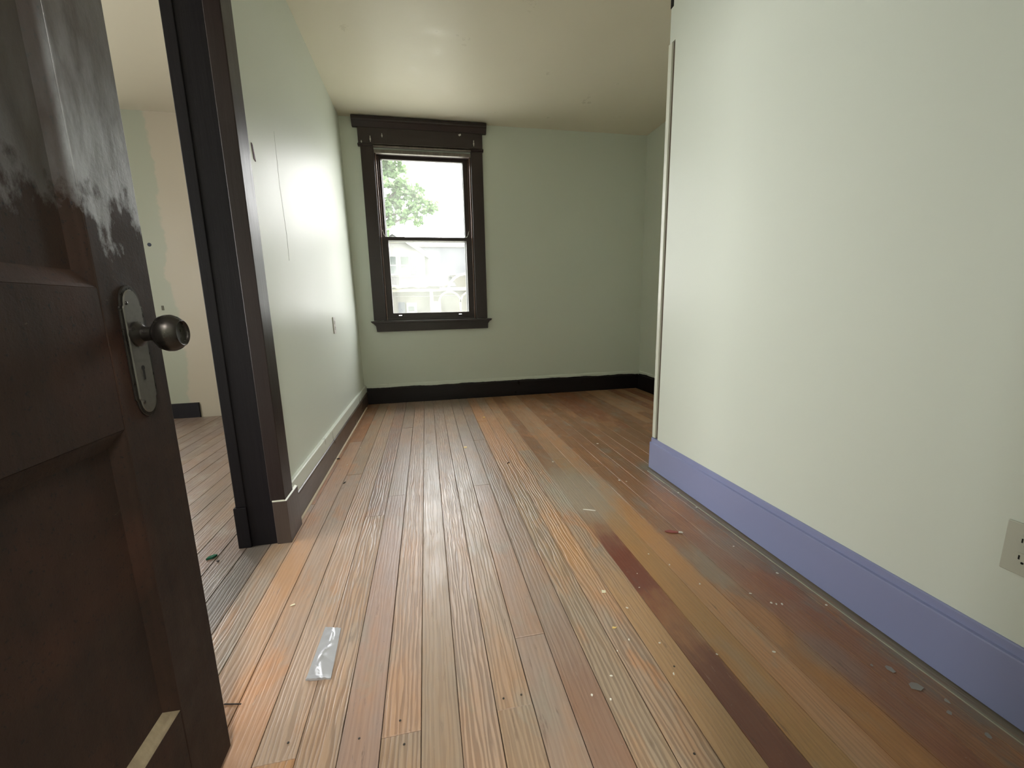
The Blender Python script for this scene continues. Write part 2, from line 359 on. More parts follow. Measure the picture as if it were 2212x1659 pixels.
for i in range(-32, 27):
    x0 = X00+i*PITCHX
    if x0+PITCHX > XRR-0.01: break
    if i in cols: runs = cols[i]
    elif i < -7:
        runs = [(random.uniform(1.0, 2.4), 'n'), (random.uniform(2.8, 3.4), 'n'), (4.26, 'n')]
    else: runs = [(random.uniform(2.9, 3.5), 'b'), (4.34, random.choice('bro'))]
    y = -0.06 if i >= -7 else 0.1
    if i > 14: y = 2.13
    for ye, k in runs:
        g = 0.0009 if i < 7 else 0.0005; jit = random.uniform(-0.0008, 0.0008)
        mb = MB().box(x0+g, x0+PITCHX-g, y+g*0.6, ye-g*0.6, -0.021, 0.0+jit, 0.0011)
        o = obj('floor_board', mb, m_floor, fl, origin=((x0+PITCHX/2), (y+ye)/2, 0))
        v = random.uniform(0.9, 1.1); aged = {-4: .5, -3: .9, -2: .15, -1: .8, 0: .25, 1: 1.0, 2: .5, 3: .1, 4: .3, 5: .8, 6: 1.0, 7: .6}.get(i, 0.25)
        if i < -7: aged = 0.2
        o.color = (GR[k][0]*v, GR[k][1]*v, GR[k][2]*v*random.uniform(0.95, 1.05), aged)
        y = ye

def quadwall(mb, x0b, x0t, x1, y0, y1, z0, z1, zt=H):
    """wall block whose x0 face leans from x0b (floor) to x0t (ceiling)"""
    f = lambda z: x0b+(x0t-x0b)*z/zt
    mb.raw([(f(z0), y0, z0), (x1, y0, z0), (x1, y1, z0), (f(z0), y1, z0), (f(z1), y0, z1), (x1, y0, z1), (x1, y1, z1), (f(z1), y1, z1)],
           [(0, 3, 2, 1), (4, 5, 6, 7), (0, 1, 5, 4), (1, 2, 6, 5), (2, 3, 7, 6), (3, 0, 4, 7)])
mb = MB(); quadwall(mb, XL, XLT, XB, J1+0.02, D+0.02, 0, H); quadwall(mb, XL, XLT, XB, 0.05, J0-0.02, 0, H); quadwall(mb, XL, XLT, XB, J0-0.02, J1+0.02, OH+0.02, H)
wl = tag(obj('wall_left', mb, m_sage), 'glossy pale sage wall left of the window, with window glare on it', kind='structure')
# hairline crack and paint chip
obj('crack', MB().tube([(XL-0.0184, 2.37, 1.80), (XL-0.0160, 2.355, 1.55), (XL-0.0137, 2.37, 1.33), (XL-0.0122, 2.36, 1.20)], 0.0010, 5), N('crack_line', 0.5, 0.3, (0.50, 0.53, 0.47, 1)).m, wl)
obj('paint_chip', MB().raw([(x_, y_+0.085, z_+0.03) for x_ in (XL-0.0135, XL-0.022) for y_, z_ in ((1.952, 1.603), (1.961, 1.598), (1.976, 1.538), (1.960, 1.543))],
    [(0, 1, 2, 3), (7, 6, 5, 4), (0, 4, 5, 1), (1, 5, 6, 2), (2, 6, 7, 3), (3, 7, 4, 0)]), N('bare_chip', 0.6, 0.3, (0.16, 0.10, 0.15, 1)).m, wl)

WX0, WX1, WZ0, WZ1 = -0.405, 0.525, 0.835, 2.405
mb = MB(); B = 0.16
mb.box(XB, WX0, D, D+B, 0, H); mb.box(WX1, XRR+0.12, D, D+B, 0, H); mb.box(WX0, WX1, D, D+B, 0, WZ0); mb.box(WX0, WX1, D, D+B, WZ1, H)
tag(obj('wall_back', mb, m_sage), 'dull sage back wall around the single window', kind='structure')
ZN, YN = 2.585, 4.28
mb = MB(); a0, a1 = -3.58, -2.62
mb.box(-3.9, a0, YN, YN+B, 0, ZN); mb.box(a1, XB, YN, YN+B, 0, ZN); mb.box(a0, a1, YN, YN+B, 0, 0.82); mb.box(a0, a1, YN, YN+B, 2.38, ZN)
wn = tag(obj('wall_next_room', mb, m_next), 'half-painted sage and beige wall of the next room, seen past the door', kind='structure')
obj('wall_stain', MB().lathe([(0, 0.0001), (0.0, 0.017), (0.0025, 0.014), (0.003, 0.0001)], (-2.285, YN+0.0005, 1.535), (0, -1, 0), 9), N('blue_smudge', 0.7, 0.2, (0.03, 0.035, 0.05, 1)).m, wn)
obj('wall_stain', MB().box(-2.275, -2.255, YN-0.002, YN+0.004, 0.98, 1.02, 0.001), N('grey_smudge', 0.7, 0.2, (0.09, 0.085, 0.065, 1)).m, wn)

mb = MB(); mb.box(XR, 2.6, 0.06, YE, 0, H); mb.box(XR+0.0015, 2.6, YE, YE+0.05, 2.2, H); mb.box(XR+0.03, 2.6, YE, YE+0.05, 0, 2.2)
wr = tag(obj('wall_right', mb, m_sage), 'large pale sage wall on the right ending in an outside corner', kind='structure')
obj('chip_hole', MB().box(XR-0.001, XR+0.02, YE+0.030, YE+0.0545, 2.355, 2.40, 0.002), m_hole, wr)
tag(obj('wall_far_right', MB().box(XRR, XRR+0.12, YE, D, 0, H), m_sage), 'sage side wall of the recess beyond the corner', kind='structure')
tag(obj('wall_next_room_left', MB().box(-3.9, -3.75, -0.45, -0.1, 0, ZN).box(-3.9, -3.75, 2.0, YN+0.1, 0, ZN).box(-3.9, -3.75, -0.1, 2.0, 0, 0.6).box(-3.9, -3.75, -0.1, 2.0, 2.4, ZN), m_sage), 'outer wall of the next room', kind='structure')
tag(obj('wall_next_room_front', MB().box(-3.9, XB, -0.45, -0.3, 0, ZN), m_sage), 'near wall of the next room', kind='structure')
tag(obj('wall_front', MB().box(XB, -0.515, -0.06, 0.06, 0, H).box(0.33, 2.6, -0.06, 0.06, 0, H).box(-0.515, 0.33, -0.06, 0.06, 2.08, H), m_sage), 'wall holding the doorway the view is taken from', kind='structure')
tag(obj('wall_hall', MB().box(-1.6, -1.5, -1.65, -1.3, 0, H).box(-1.6, -1.5, -0.3, -0.06, 0, H).box(-1.6, -1.5, -1.3, -0.3, 0, 0.6).box(-1.6, -1.5, -1.3, -0.3, 2.3, H).box(1.6, 1.7, -1.65, -0.06, 0, H)
    .box(-1.6, 1.7, -1.65, -1.5, 0, H).box(-1.5, XB, -0.06, 0.0, 0, H), m_sage), 'walls of the hall behind the viewpoint', kind='structure')
tag(obj('ceiling', MB().box(XB, XRR+0.2, 0.0, D+0.1, H, H+0.12).box(-1.6, 1.7, -1.65, 0.0, H, H+0.12), m_ceil), 'smooth cream ceiling sloping out of view above the window', kind='structure')
tag(obj('ceiling_next_room', MB().box(-3.9, XB, -0.45, YN+0.16, ZN, ZN+0.2), paint('next_ceiling_paint', (0.50, 0.45, 0.36, 1), (0.48, 0.43, 0.345, 1), 0.45, 0.5, 0.05).m), 'beige ceiling of the next room glimpsed past the door', kind='structure')

# baseboards
def base_profile(face, wall, board, top, dirn=1):
    """outline in (offset, z); dirn=+1: face at larger coordinate than wall"""
    s = 1 if face > wall else -1; c = face-s*0.007
    return [(wall, 0), (face, 0), (face, board-0.004), (face-s*0.003, board), (c-s*0.001, board+0.003), (c-s*0.002, top-0.012), (c-s*0.003, top-0.004), (c-s*0.007, top), (wall, top)]
bl = MB().prism(base_profile(-0.6195, XL-0.004, 0.122, 0.196), 'y', 1.902, D-0.0)
tag(obj('baseboard_left', bl, m_base_left), 'brown baseboard with sage-painted cap along the left wall', kind='structure')
bb = MB().prism([(D+0.001, 0), (D-0.02, 0), (D-0.02, 0.148), (D-0.015, 0.153), (D-0.012, 0.188), (D-0.007, 0.198), (D+0.001, 0.199)], 'x', -0.622, XRR-0.018)
tag(obj('baseboard_back', bb, m_base_back), 'nearly black baseboard under the window with ragged sage paint along its top', kind='structure')
bf = MB().prism([(XRR+0.001, 0), (XRR-0.02, 0), (XRR-0.02, 0.15), (XRR-0.012, 0.155), (XRR-0.010, 0.19), (XRR+0.001, 0.198)], 'y', YE+0.06, D-0.018)
tag(obj('baseboard_far_right', bf, m_base_back), 'dark baseboard on the side wall of the recess', kind='structure')
br = MB().prism([(XR+0.03, 0.006), (1.2375, 0.006), (1.2375, 0.156), (1.2385, 0.160), (1.2470, 0.1615), (1.2475, 0.1825), (1.2485, 0.1865), (XR+0.03, 0.188)], 'y', 0.07, YE+0.057)
tag(obj('baseboard_right', br, m_lav), 'lavender-blue painted baseboard along the large right wall', kind='structure')
bn = MB().prism([(YN+0.001, 0), (YN-0.02, 0), (YN-0.02, 0.125), (YN-0.012, 0.135), (YN+0.001, 0.136)], 'x', -3.75, -2.10)
tag(obj('baseboard_next_room', bn, m_trim), 'short run of dark baseboard in the next room, stopping at bare wall', kind='structure')
for o in [o for o in C.objects if o.name.startswith(('wall_', 'baseboard_')) and o.type == 'MESH' and o.parent is None]:
    for v in o.data.vertices:
        if abs(v.co.z) < 1e-5: v.co.z = -0.04 if o.name.startswith('wall_') else -0.015
obj('caulk_line', MB().prism([(-0.6195, -0.002), (-0.611, -0.002), (-0.612, 0.0035), (-0.6195, 0.007)], 'y', 1.91, 4.2), N('old_caulk', 0.7, 0.3, (0.50, 0.42, 0.30, 1)).m, bpy.data.objects['baseboard_left'])
obj('caulk_line', MB().prism([(1.219, -0.002), (1.2145, 0.002), (1.208, 0.0022), (1.204, -0.002)], 'y', 0.15, 2.08), N('grey_caulk', 0.8, 0.2, (0.30, 0.285, 0.22, 1)).m, bpy.data.objects['baseboard_right'])
# corner strip of the right wall
t2 = thing('trim_2', (XR, YE+0.03, 0.19), 'thin pale wood strip with a brown groove on the right wall corner', 'trim', kind='structure')
obj('corner_strip', MB().box(XR-0.002, XR+0.028, YE+0.025, YE+0.055, 0.189, 2.2, 0.0015), m_strip, t2)
obj('groove', MB().box(XR+0.008, XR+0.026, YE-0.001, YE+0.026, 0.189, 2.2), N('groove_brown', 0.6, 0.3, (0.12, 0.095, 0.07, 1)).m, t2)

# opening in the left wall
t1 = thing('trim_1', (-0.70, J1, 0), 'dark brown jamb, casing and plinth block of the opening in the left wall', 'door frame', kind='structure')
obj('jamb', MB().box(-0.772, -0.625, J1, J1+0.024, 0, OH, 0.0015), m_trim, t1)
obj('jamb', MB().box(-0.772, -0.625, J0-0.024, J0, 0, OH, 0.0015), m_trim, t1)
obj('head_jamb', MB().box(-0.772, -0.625, J0, J1, OH-0.024, OH, 0.0015), m_trim, t1)
def casing(x0, x1, y0, y1, z0, z1, lean=0.0):
    mb = MB(); mb.box(x0, x1, y0, y1, z0, z1, 0.003)
    for v in mb.bm.verts: v.co.x += lean*(v.co.z-z0)/z1
    return mb
obj('casing', casing(-0.662, -0.6065, J1-0.004, 1.855, 0.188, 2.26, -0.004), m_casing, t1)
obj('casing', casing(-0.662, -0.6065, J0-0.15, J0+0.004, 0.188, 2.26, -0.004), m_casing, t1)
obj('casing', casing(-0.792, -0.752, J1-0.004, 1.895, 0.175, 2.26), m_trim, t1)
obj('casing', casing(-0.792, -0.752, J0-0.14, J0+0.004, 0.175, 2.26), m_trim, t1)
obj('head_casing', MB().box(-0.664, -0.6065, J0-0.16, 1.865, OH, 2.28, 0.003), m_casing, t1)
obj('plinth_block', MB().box(-0.655, -0.600, J1-0.008, 1.902, 0, 0.186, 0.002), m_brownbase, t1)
obj('plinth_block', MB().box(-0.655, -0.600, J0-0.15, J0+0.008, 0, 0.186, 0.002), m_brownbase, t1)
obj('plinth_block', MB().box(-0.800, -0.752, J1-0.008, 1.91, 0, 0.175, 0.002), m_trim, t1)
obj('plinth_cap', MB().prism([(-0.655, 0.186), (-0.602, 0.186), (-0.6105, 0.192), (-0.655, 0.192)], 'y', J1-0.006, 1.902), m_strip, t1)

# ------------------------------------------------------------------ window
def glass(name, veil, tint=(1, 1, 1, 1)):
    m = bpy.data.materials.new(name); m.use_nodes = True; t = m.node_tree; t.nodes.clear()
    out = t.nodes.new('ShaderNodeOutputMaterial'); tr = t.nodes.new('ShaderNodeBsdfTransparent'); tl = t.nodes.new('ShaderNodeBsdfTranslucent')
    gl = t.nodes.new('ShaderNodeBsdfGlossy'); gl.inputs['Roughness'].default_value = 0.03
    tr.inputs[0].default_value = tint; tl.inputs[0].default_value = (0.95, 1.0, 0.93, 1)
    m1 = t.nodes.new('ShaderNodeMixShader'); m2 = t.nodes.new('ShaderNodeMixShader')
    nz = t.nodes.new('ShaderNodeTexNoise'); nz.inputs['Scale'].default_value = 4; nz.inputs['Detail'].default_value = 6
    g = t.nodes.new('ShaderNodeNewGeometry'); t.links.new(g.outputs['Position'], nz.inputs['Vector'])
    mr = t.nodes.new('ShaderNodeMapRange'); t.links.new(nz.outputs['Fac'], mr.inputs[0])
    mr.inputs[1].default_value = 0.3; mr.inputs[2].default_value = 0.7; mr.inputs[3].default_value = veil*0.7; mr.inputs[4].default_value = veil*1.3
    t.links.new(mr.outputs[0], m1.inputs[0]); t.links.new(tr.outputs[0], m1.inputs[1]); t.links.new(tl.outputs[0], m1.inputs[2])
    m2.inputs[0].default_value = 0.04; t.links.new(m1.outputs[0], m2.inputs[1]); t.links.new(gl.outputs[0], m2.inputs[2])
    t.links.new(m2.outputs[0], out.inputs[0]); return m
m_glass_u = glass('upper_pane_glass', 0.022); m_glass_l = glass('lower_pane_glass', 0.035)
w1 = thing('window_1', (0.065, D, 0.74), 'tall double-hung window in dark brown trim with a corniced head, looking out to a house and tree', 'window', kind='structure')
def wpart(name, mb, mat=None, parent=None, **k): return obj(name, mb, mat or m_wintrim, parent or w1, **k)
# frame box lining the hole
wpart('frame', MB().box(WX0, WX0+0.02, D-0.002, D+B, WZ0, WZ1).box(WX1-0.02, WX1, D-0.002, D+B, WZ0, WZ1).box(WX0, WX1, D-0.002, D+B, WZ1-0.025, WZ1).box(WX0, WX1, D-0.002, D+B+0.03, WZ0, WZ0+0.02))
def skewbox(x0, x1, y0, y1, z0, z1, dx=0.0, bev=0.003):
    mb = MB().box(x0, x1, y0, y1, z0, z1, bev)
    for v in mb.bm.verts: v.co.x += dx*(v.co.z-z0)/(z1-z0)
    return mb
wpart('side_casing', skewbox(-0.500, -0.385, D-0.024, D+0.001, 0.838, 2.45))
wpart('side_casing', skewbox(0.513, 0.628, D-0.024, D+0.001, 0.838, 2.45))
# head: frieze board, small bead, crown
wpart('head_casing', MB().box(-0.515, 0.630, D-0.028, D+0.001, 2.44, 2.615, 0.003))
wpart('head_bead', MB().prism([(D, 2.425), (D-0.030, 2.425), (D-0.040, 2.432), (D-0.040, 2.442), (D-0.030, 2.449), (D, 2.449)], 'x', -0.520, 0.636))
wpart('cornice', MB().prism([(D, 2.585), (D-0.032, 2.585), (D-0.040, 2.598), (D-0.056, 2.622), (D-0.066, 2.630), (D-0.070, 2.640), (D-0.070, 2.664), (D, 2.664)], 'x', -0.558, 0.668))
wpart('inner_bead', MB().box(-0.385, 0.513, D-0.040, D-0.02, 2.418, 2.447, 0.004), m_peel_glint)
wpart('inner_bead', MB().box(-0.385, 0.513, D-0.020, D+0.02, 2.375, 2.405, 0.004), m_peel_glint)
# stool and apron
wpart('stool', MB().prism([(-0.53, 0.833), (0.672, 0.833), (0.660, 0.813), (-0.512, 0.813)], 'y', D-0.062, D+0.05, 0.003))
wpart('apron', MB().prism([(-0.512, 0.814), (0.655, 0.814), (0.634, 0.785), (0.630, 0.735), (-0.478, 0.729), (-0.485, 0.785)], 'y', D-0.030, D+0.001, 0.002))
# stops, their highlight painted in as paler brown
for sx in (-0.375, 0.503):
    wpart('stop_bead', MB().box(sx-0.006, sx+0.006, D-0.008, D+0.022, 0.84, 2.385, 0.003), m_stop)
    wpart('stop_bead', MB().box(sx-0.004+(0.014 if sx < 0 else -0.014), sx+0.004+(0.014 if sx < 0 else -0.014), D+0.060, D+0.072, 1.60, 2.385, 0.002), m_stop)
def sash(name, x0, x1, z0, z1, y, gx0, gx1, gz0, gz1, mg):
    mb = MB().box(x0, gx0, y, y+0.035, z0, z1, 0.002).box(gx1, x1, y, y+0.035, z0, z1, 0.002).box(gx0-0.002, gx1+0.002, y, y+0.035, z0, gz0, 0.002).box(gx0-0.002, gx1+0.002, y, y+0.035, gz1, z1, 0.002)
    s = wpart(name, mb); s['label'] = 'dark brown wooden sash'
    obj('pane', MB().box(gx0-0.002, gx1+0.002, y+0.016, y+0.019, gz0-0.002, gz1+0.002), mg, s); return s
us = sash('upper_sash', -0.386, 0.512, 1.605, 2.385, D+0.075, -0.337, 0.440, 1.64, 2.352, m_glass_u)
ls = sash('lower_sash', -0.384, 0.508, 0.853, 1.640, D+0.026, -0.313, 0.443, 0.908, 1.606, m_glass_l)
for lx in (-0.245, 0.352):
    l = obj('sash_lift', MB().prism([(D+0.026, 0.893), (D+0.006, 0.889), (D-0.002, 0.882), (D+0.001, 0.880), (D+0.026, 0.884)], 'x', lx-0.016, lx+0.016), m_brass, ls)
# aluminium storm window outside
ms = N('storm_aluminium', 0.5, 0.5, (0.20, 0.22, 0.23, 1)).m
wpart('storm_frame', MB().box(-0.385, -0.330, D+0.125, D+0.145, 0.85, 2.385).box(0.436, 0.506, D+0.125, D+0.145, 0.85, 2.385).box(-0.385, 0.506, D+0.125, D+0.145, 0.85, 0.905).box(-0.385, 0.506, D+0.12, D+0.145, 1.605, 1.635), ms)
for sx, sgn in ((-0.350, 1), (0.462, -1)):
    wpart('sash_cord', MB().tube([(sx-0.012*sgn, D+0.02, 1.700), (sx-0.006*sgn, D+0.012, 1.685), (sx-0.001*sgn, D+0.010, 1.665), (sx+0.006*sgn, D+0.012, 1.650), (sx+0.016*sgn, D+0.018, 1.640)], 0.0022, 6), m_strip, smooth=True)
for bx, bz, bh in ((-0.405, 2.462, 0.050), (0.545, 2.470, 0.050), (-0.300, 2.505, 0.032), (-0.485, 2.45, 0.02)):
    wpart('shade_bracket', MB().box(bx-0.003, bx+0.003, D-0.036, D-0.026, bz, bz+bh, 0.001).box(bx-0.006, bx+0.006, D-0.031, D-0.027, bz+bh*0.3, bz+bh*0.6, 0.001), m_white)
obj('paint_chip', MB().prism([(0.400, 2.565), (0.422, 2.575), (0.428, 2.562), (0.410, 2.552)], 'y', D-0.0300, D-0.027), m_white, w1)
# other windows outside the view, simple sashes; side and hall ones added for light
def plain_window(n, p, u, vsz, zc, hz, label, outn):
    """p centre on wall, u unit along wall, outn outward normal"""
    t = thing(n, p, label, 'window', kind='structure'); U = Vector(u); O = Vector(outn); P = Vector(p); hw = vsz/2
    def bxx(a0, a1, z0, z1, d0, d1):
        c = [P+U*a0+O*d0, P+U*a1+O*d1]
        x0, x1 = sorted((c[0].x, c[1].x)); y0, y1 = sorted((c[0].y, c[1].y)); return x0, x1, y0, y1, z0, z1
    mb = MB()
    for a in ((-hw, -hw+0.06, zc-hz/2, zc+hz/2), (hw-0.06, hw, zc-hz/2, zc+hz/2), (-hw, hw, zc-hz/2, zc-hz/2+0.06), (-hw, hw, zc+hz/2-0.06, zc+hz/2), (-hw, hw, zc-0.02, zc+0.02)):
        mb.box(*bxx(a[0], a[1], a[2], a[3], 0.04, 0.08), 0.002)
    obj('sash', mb, m_wintrim, t)
    obj('pane', MB().box(*bxx(-hw, hw, zc-hz/2, zc+hz/2, 0.055, 0.058)), m_glass_u, t)
    mb = MB()
    for a in ((-hw-0.11, -hw, zc-hz/2-0.1, zc+hz/2+0.14), (hw, hw+0.11, zc-hz/2-0.1, zc+hz/2+0.14), (-hw-0.13, hw+0.13, zc+hz/2, zc+hz/2+0.14), (-hw-0.13, hw+0.13, zc-hz/2-0.1, zc-hz/2)):
        mb.box(*bxx(a[0], a[1], a[2], a[3], -0.022, 0.0), 0.002)
    obj('casing', mb, m_wintrim, t)
plain_window('window_2', (-3.10, YN, 0), (1, 0, 0), 0.96, 1.60, 1.56, 'window in the back wall of the next room, hidden behind the open door', (0, 1, 0))
plain_window('added_window_side', (-3.75, 0.95, 0), (0, 1, 0), 2.10, 1.50, 1.80, 'side window of the next room, added to light the right wall', (-1, 0, 0))
plain_window('added_window_hall', (-1.5, -0.80, 0), (0, 1, 0), 1.00, 1.45, 1.70, 'unseen hall window behind the viewpoint, added to light the right wall and floor', (-1, 0, 0))

fx = thing('hall_fill_fixture', (0.05, -0.85, H), 'round housing of the added fill light in the unseen hall', 'added light fixture')  # out-of-view housing added around the hall fill light
obj('canopy', MB().lathe([(0, 0.0001), (0, 0.18), (0.02, 0.19), (0.10, 0.185), (0.14, 0.17), (0.14, 0.165), (0.10, 0.175), (0.03, 0.175), (0.03, 0.0001)], (0.05, -0.85, H), (0, 0.0001, -1), 32), m_white, fx, smooth=True)
# ------------------------------------------------------------------ open door
DX = -0.473; DT = 0.036; DY0, DY1 = 0.112, 0.871; ST = 0.128
d1 = thing('door_1', (DX-DT/2, DY0, 0.01), 'dark varnished panelled wooden door standing open at the left, with knob and long lock plate', 'door', kind='structure')
zb, ztop = 0.012, 2.04; R = [(zb, 0.246), (0.772, 0.990), (1.905, ztop)]
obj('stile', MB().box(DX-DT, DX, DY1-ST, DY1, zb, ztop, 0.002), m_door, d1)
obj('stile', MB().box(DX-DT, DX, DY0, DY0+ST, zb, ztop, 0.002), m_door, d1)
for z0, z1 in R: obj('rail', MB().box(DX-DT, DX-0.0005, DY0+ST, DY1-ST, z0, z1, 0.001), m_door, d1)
def panel(z0, z1, worn=False):
    y0, y1 = DY0+ST, DY1-ST; w, dep = 0.028, 0.013
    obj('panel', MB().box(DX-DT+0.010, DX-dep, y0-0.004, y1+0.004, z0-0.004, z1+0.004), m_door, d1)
    # ogee moulding round the recess, four mitred runs
    prof = [(0, 0), (0.10, 0.06), (0.25, 0.30), (0.45, 0.46), (0.62, 0.62), (0.82, 0.93), (1.0, 1.0)]
    runs = [((y0, z0), (y1, z0), 0), ((y1, z0), (y1, z1), 1), ((y1, z1), (y0, z1), 2), ((y0, z1), (y0, z0), 3)]
    cen = ((y0+y1)/2, (z0+z1)/2)
    for (a, b, k) in runs:
        vs, fs = [], []
        for t, d in prof:
            for c in (a, b):
                sy = 1 if c[0] < cen[0] else -1; sz = 1 if c[1] < cen[1] else -1
                vs.append((DX-0.0008-d*dep, c[0]+sy*w*t, c[1]+sz*w*t))
        n0 = len(vs)
        for c in (a, b):
            sy = 1 if c[0] < cen[0] else -1; sz = 1 if c[1] < cen[1] else -1
            vs.append((DX-dep-0.004, c[0]-sy*0.001, c[1]-sz*0.001))
        for i in range(len(prof)-1): fs.append((2*i, 2*i+1, 2*i+3, 2*i+2))
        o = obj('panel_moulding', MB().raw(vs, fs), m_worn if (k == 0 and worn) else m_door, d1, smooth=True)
        if k == 0 and worn: o['label'] = 'bottom moulding with worn, bare wood'
panel(0.246, 0.772, True); panel(0.990, 1.905)
# lock plate
def plate_outline(sc=1.0, n=12):
    cy, w, zt, zb_ = 0.8035, 0.0280*sc, 0.962, 0.812
    sh = 0.0245*sc; out = []
    for k in range(n+1):
        a = math.pi*k/n; out.append((cy+sh*math.cos(a), zt+0.003+0.032*sc*math.sin(a)))
    out += [(cy-w, zt), (cy-w, zb_)]
    for k in range(n+1):
        a = math.pi*k/n; out.append((cy-sh*math.cos(a), zb_-0.003-0.030*sc*math.sin(a)))
    out += [(cy+w, zb_), (cy+w, zt)]
    return out
pl = obj('lock_plate', MB().prism(plate_outline(), 'x', DX-0.0005, DX+0.0030, 0.0010), m_metal, d1)
obj('raised_field', MB().prism(plate_outline(0.78), 'x', DX+0.002, DX+0.0050, 0.0014), m_plate2, pl)
obj('keyhole', MB().lathe([(0, 0.0001), (0, 0.0042), (0.0008, 0.0040), (0.0009, 0.0001)], (DX+0.0047, 0.8015, 0.862), (1, 0, 0), 16).box(DX+0.0046, DX+0.0056, 0.7992, 0.8038, 0.842, 0.862), m_hole, pl)
for sz in (0.968, 0.806):
    obj('screw', MB().lathe([(0, 0.0001), (0, 0.0034), (0.0012, 0.0028), (0.0018, 0.0001)], (DX+0.0047, 0.790, sz), (1, 0, 0), 14), m_metal, pl)
kn = obj('knob', MB().lathe([(0.0, 0.0001), (0.0, 0.0205), (0.004, 0.0205), (0.008, 0.0165), (0.011, 0.0125), (0.018, 0.0115), (0.024, 0.0120), (0.028, 0.0155), (0.031, 0.0215), (0.037, 0.0275), (0.045, 0.0305), (0.052, 0.0303), (0.059, 0.0275), (0.064, 0.0235), (0.0665, 0.0220), (0.0675, 0.0205), (0.0665, 0.0190), (0.0640, 0.0178), (0.0630, 0.0140), (0.0635, 0.0001)],
                            (DX+0.0045, 0.803, 0.918), (1, 0, 0), 48), m_metal, d1, smooth=True)
kn['label'] = 'round dark metal knob with a dished face'
obj('hinge', MB().tube([(DX+0.004, DY0-0.004, 0.25), (DX+0.004, DY0-0.004, 0.34)], 0.006, 10), m_metal, d1)
obj('hinge', MB().tube([(DX+0.004, DY0-0.004, 1.70), (DX+0.004, DY0-0.004, 1.79)], 0.006, 10), m_metal, d1)

# ------------------------------------------------------------------ outlets
def outlet(face, yc, zc, sgn, label, mat, wd=0.072, ht=0.118, group=None):
    """plate on a wall of constant x; sgn = direction the plate faces"""
    t = thing('wall_outlet', (face, yc, zc), label, 'outlet')
    def X(a, b): p, q = face+sgn*a, face+sgn*b; return min(p, q), max(p, q)
    obj('cover_plate', MB().box(*X(0, 0.006), yc-wd/2, yc+wd/2, zc-ht/2, zc+ht/2, 0.0025), mat, t)
    for dz in (0.0195, -0.0195):
        pts = [(yc+0.017*math.cos(a)*1.0, zc+dz+max(-0.0135, min(0.0135, 0.017*math.sin(a)))) for a in [i*2*math.pi/20 for i in range(20)]]
        rc = obj('receptacle', MB().prism(pts, 'x', *X(0.005, 0.0085), 0.0004), mat, t)
        for dy, hh in ((-0.0065, 0.0075), (0.0065, 0.0095)):
            obj('slot', MB().box(*X(0.006, 0.0089), yc+dy-0.0013, yc+dy+0.0013, zc+dz+0.003-hh/2, zc+dz+0.003+hh/2), m_hole, rc)
        obj('ground_hole', MB().lathe([(0, 0.0001), (0, 0.0027), (0.0005, 0.0026), (0.0006, 0.0001)], (face+sgn*0.0084, yc, zc+dz-0.008), (sgn, 0, 0), 12), m_hole, rc)
    obj('screw', MB().lathe([(0, 0.0001), (0, 0.003), (0.001, 0.0024), (0.0012, 0.0001)], (face+sgn*0.006, yc, zc), (sgn, 0, 0), 12), mat, t)
    return t
outlet(XR, 0.585, 0.404, -1, 'painted-over duplex outlet on the large right wall above the lavender baseboard', m_plate)
outlet(XL-0.0085, 3.245, 0.843, 1, 'small white duplex outlet on the glossy left wall near the window corner', m_white)

# ------------------------------------------------------------------ things on the floor
def tape():
    m = N('grey_duct_tape', 0.28, 0.5, (0.42, 0.43, 0.46, 1)); m.b.inputs['Metallic'].default_value = 0.35
    m.bump(m.noise(m.scale(m.pos(), 60, 220, 60), 3, 3), 0.25, 0.001)
    A, B_, C_, D_ = [Vector((x, y, 0.0022)) for x, y in ((-0.352, 1.207), (-0.304, 1.193), (-0.296, 1.012), (-0.360, 1.021))]
    nx, ny = 14, 44; vs, fs = [], []
    for j in range(ny+1):
        for i in range(nx+1):
            u, v = i/nx, j/ny
            p = (A*(1-u)+B_*u)*(1-v)+(D_*(1-u)+C_*u)*v
            h = 0.0012+0.0030*max(0, noise.noise(Vector((u*3, v*9, 1.3))))+0.0035*math.exp(-((u-0.45-0.15*math.sin(v*7))/0.07)**2)*(0.4+0.6*abs(math.sin(v*9)))
            if v > 0.93: h += 0.004*(v-0.93)/0.07*(1-abs(u-0.3))
            p.y += 0.003*noise.noise(Vector((u*6, 5, 0)))*(1 if j in (0, ny) else 0)
            vs.append((p.x, p.y, p.z+h))
    W = nx+1
    for j in range(ny):
        for i in range(nx): fs.append((j*W+i, j*W+i+1, (j+1)*W+i+1, (j+1)*W+i))
    n0 = len(vs); vs += [(x, y, 0.0008) for x, y, z in vs]
    fs += [tuple(n0+k for k in f[::-1]) for f in fs[:]]
    rim = [i for i in range(W)]+[j*W+nx for j in range(1, ny+1)]+[ny*W+i for i in range(nx-1, -1, -1)]+[j*W for j in range(ny-1, 0, -1)]
    for k in range(len(rim)): a, b = rim[k], rim[(k+1) % len(rim)]; fs.append((a, b, n0+b, n0+a))
    o = obj('duct_tape', MB().raw(vs, fs), m.m, origin=(-0.328, 1.10, 0.001), smooth=True)
    tag(o, 'wrinkled strip of silver-grey duct tape stuck to the floorboards near the door', 'tape')
tape()
def shard(name, x, y, pts, h, mat, label, cat, group=None, rot=0.0, z0=0.0012):
    ca, sa = math.cos(rot), math.sin(rot)
    P2 = [(x+px*ca-py*sa, y+px*sa+py*ca) for px, py in pts]
    mb = MB().prism(P2, 'z', z0, z0+h)
    o = obj(name, mb, mat, origin=(x, y, z0)); return tag(o, label, cat, group)
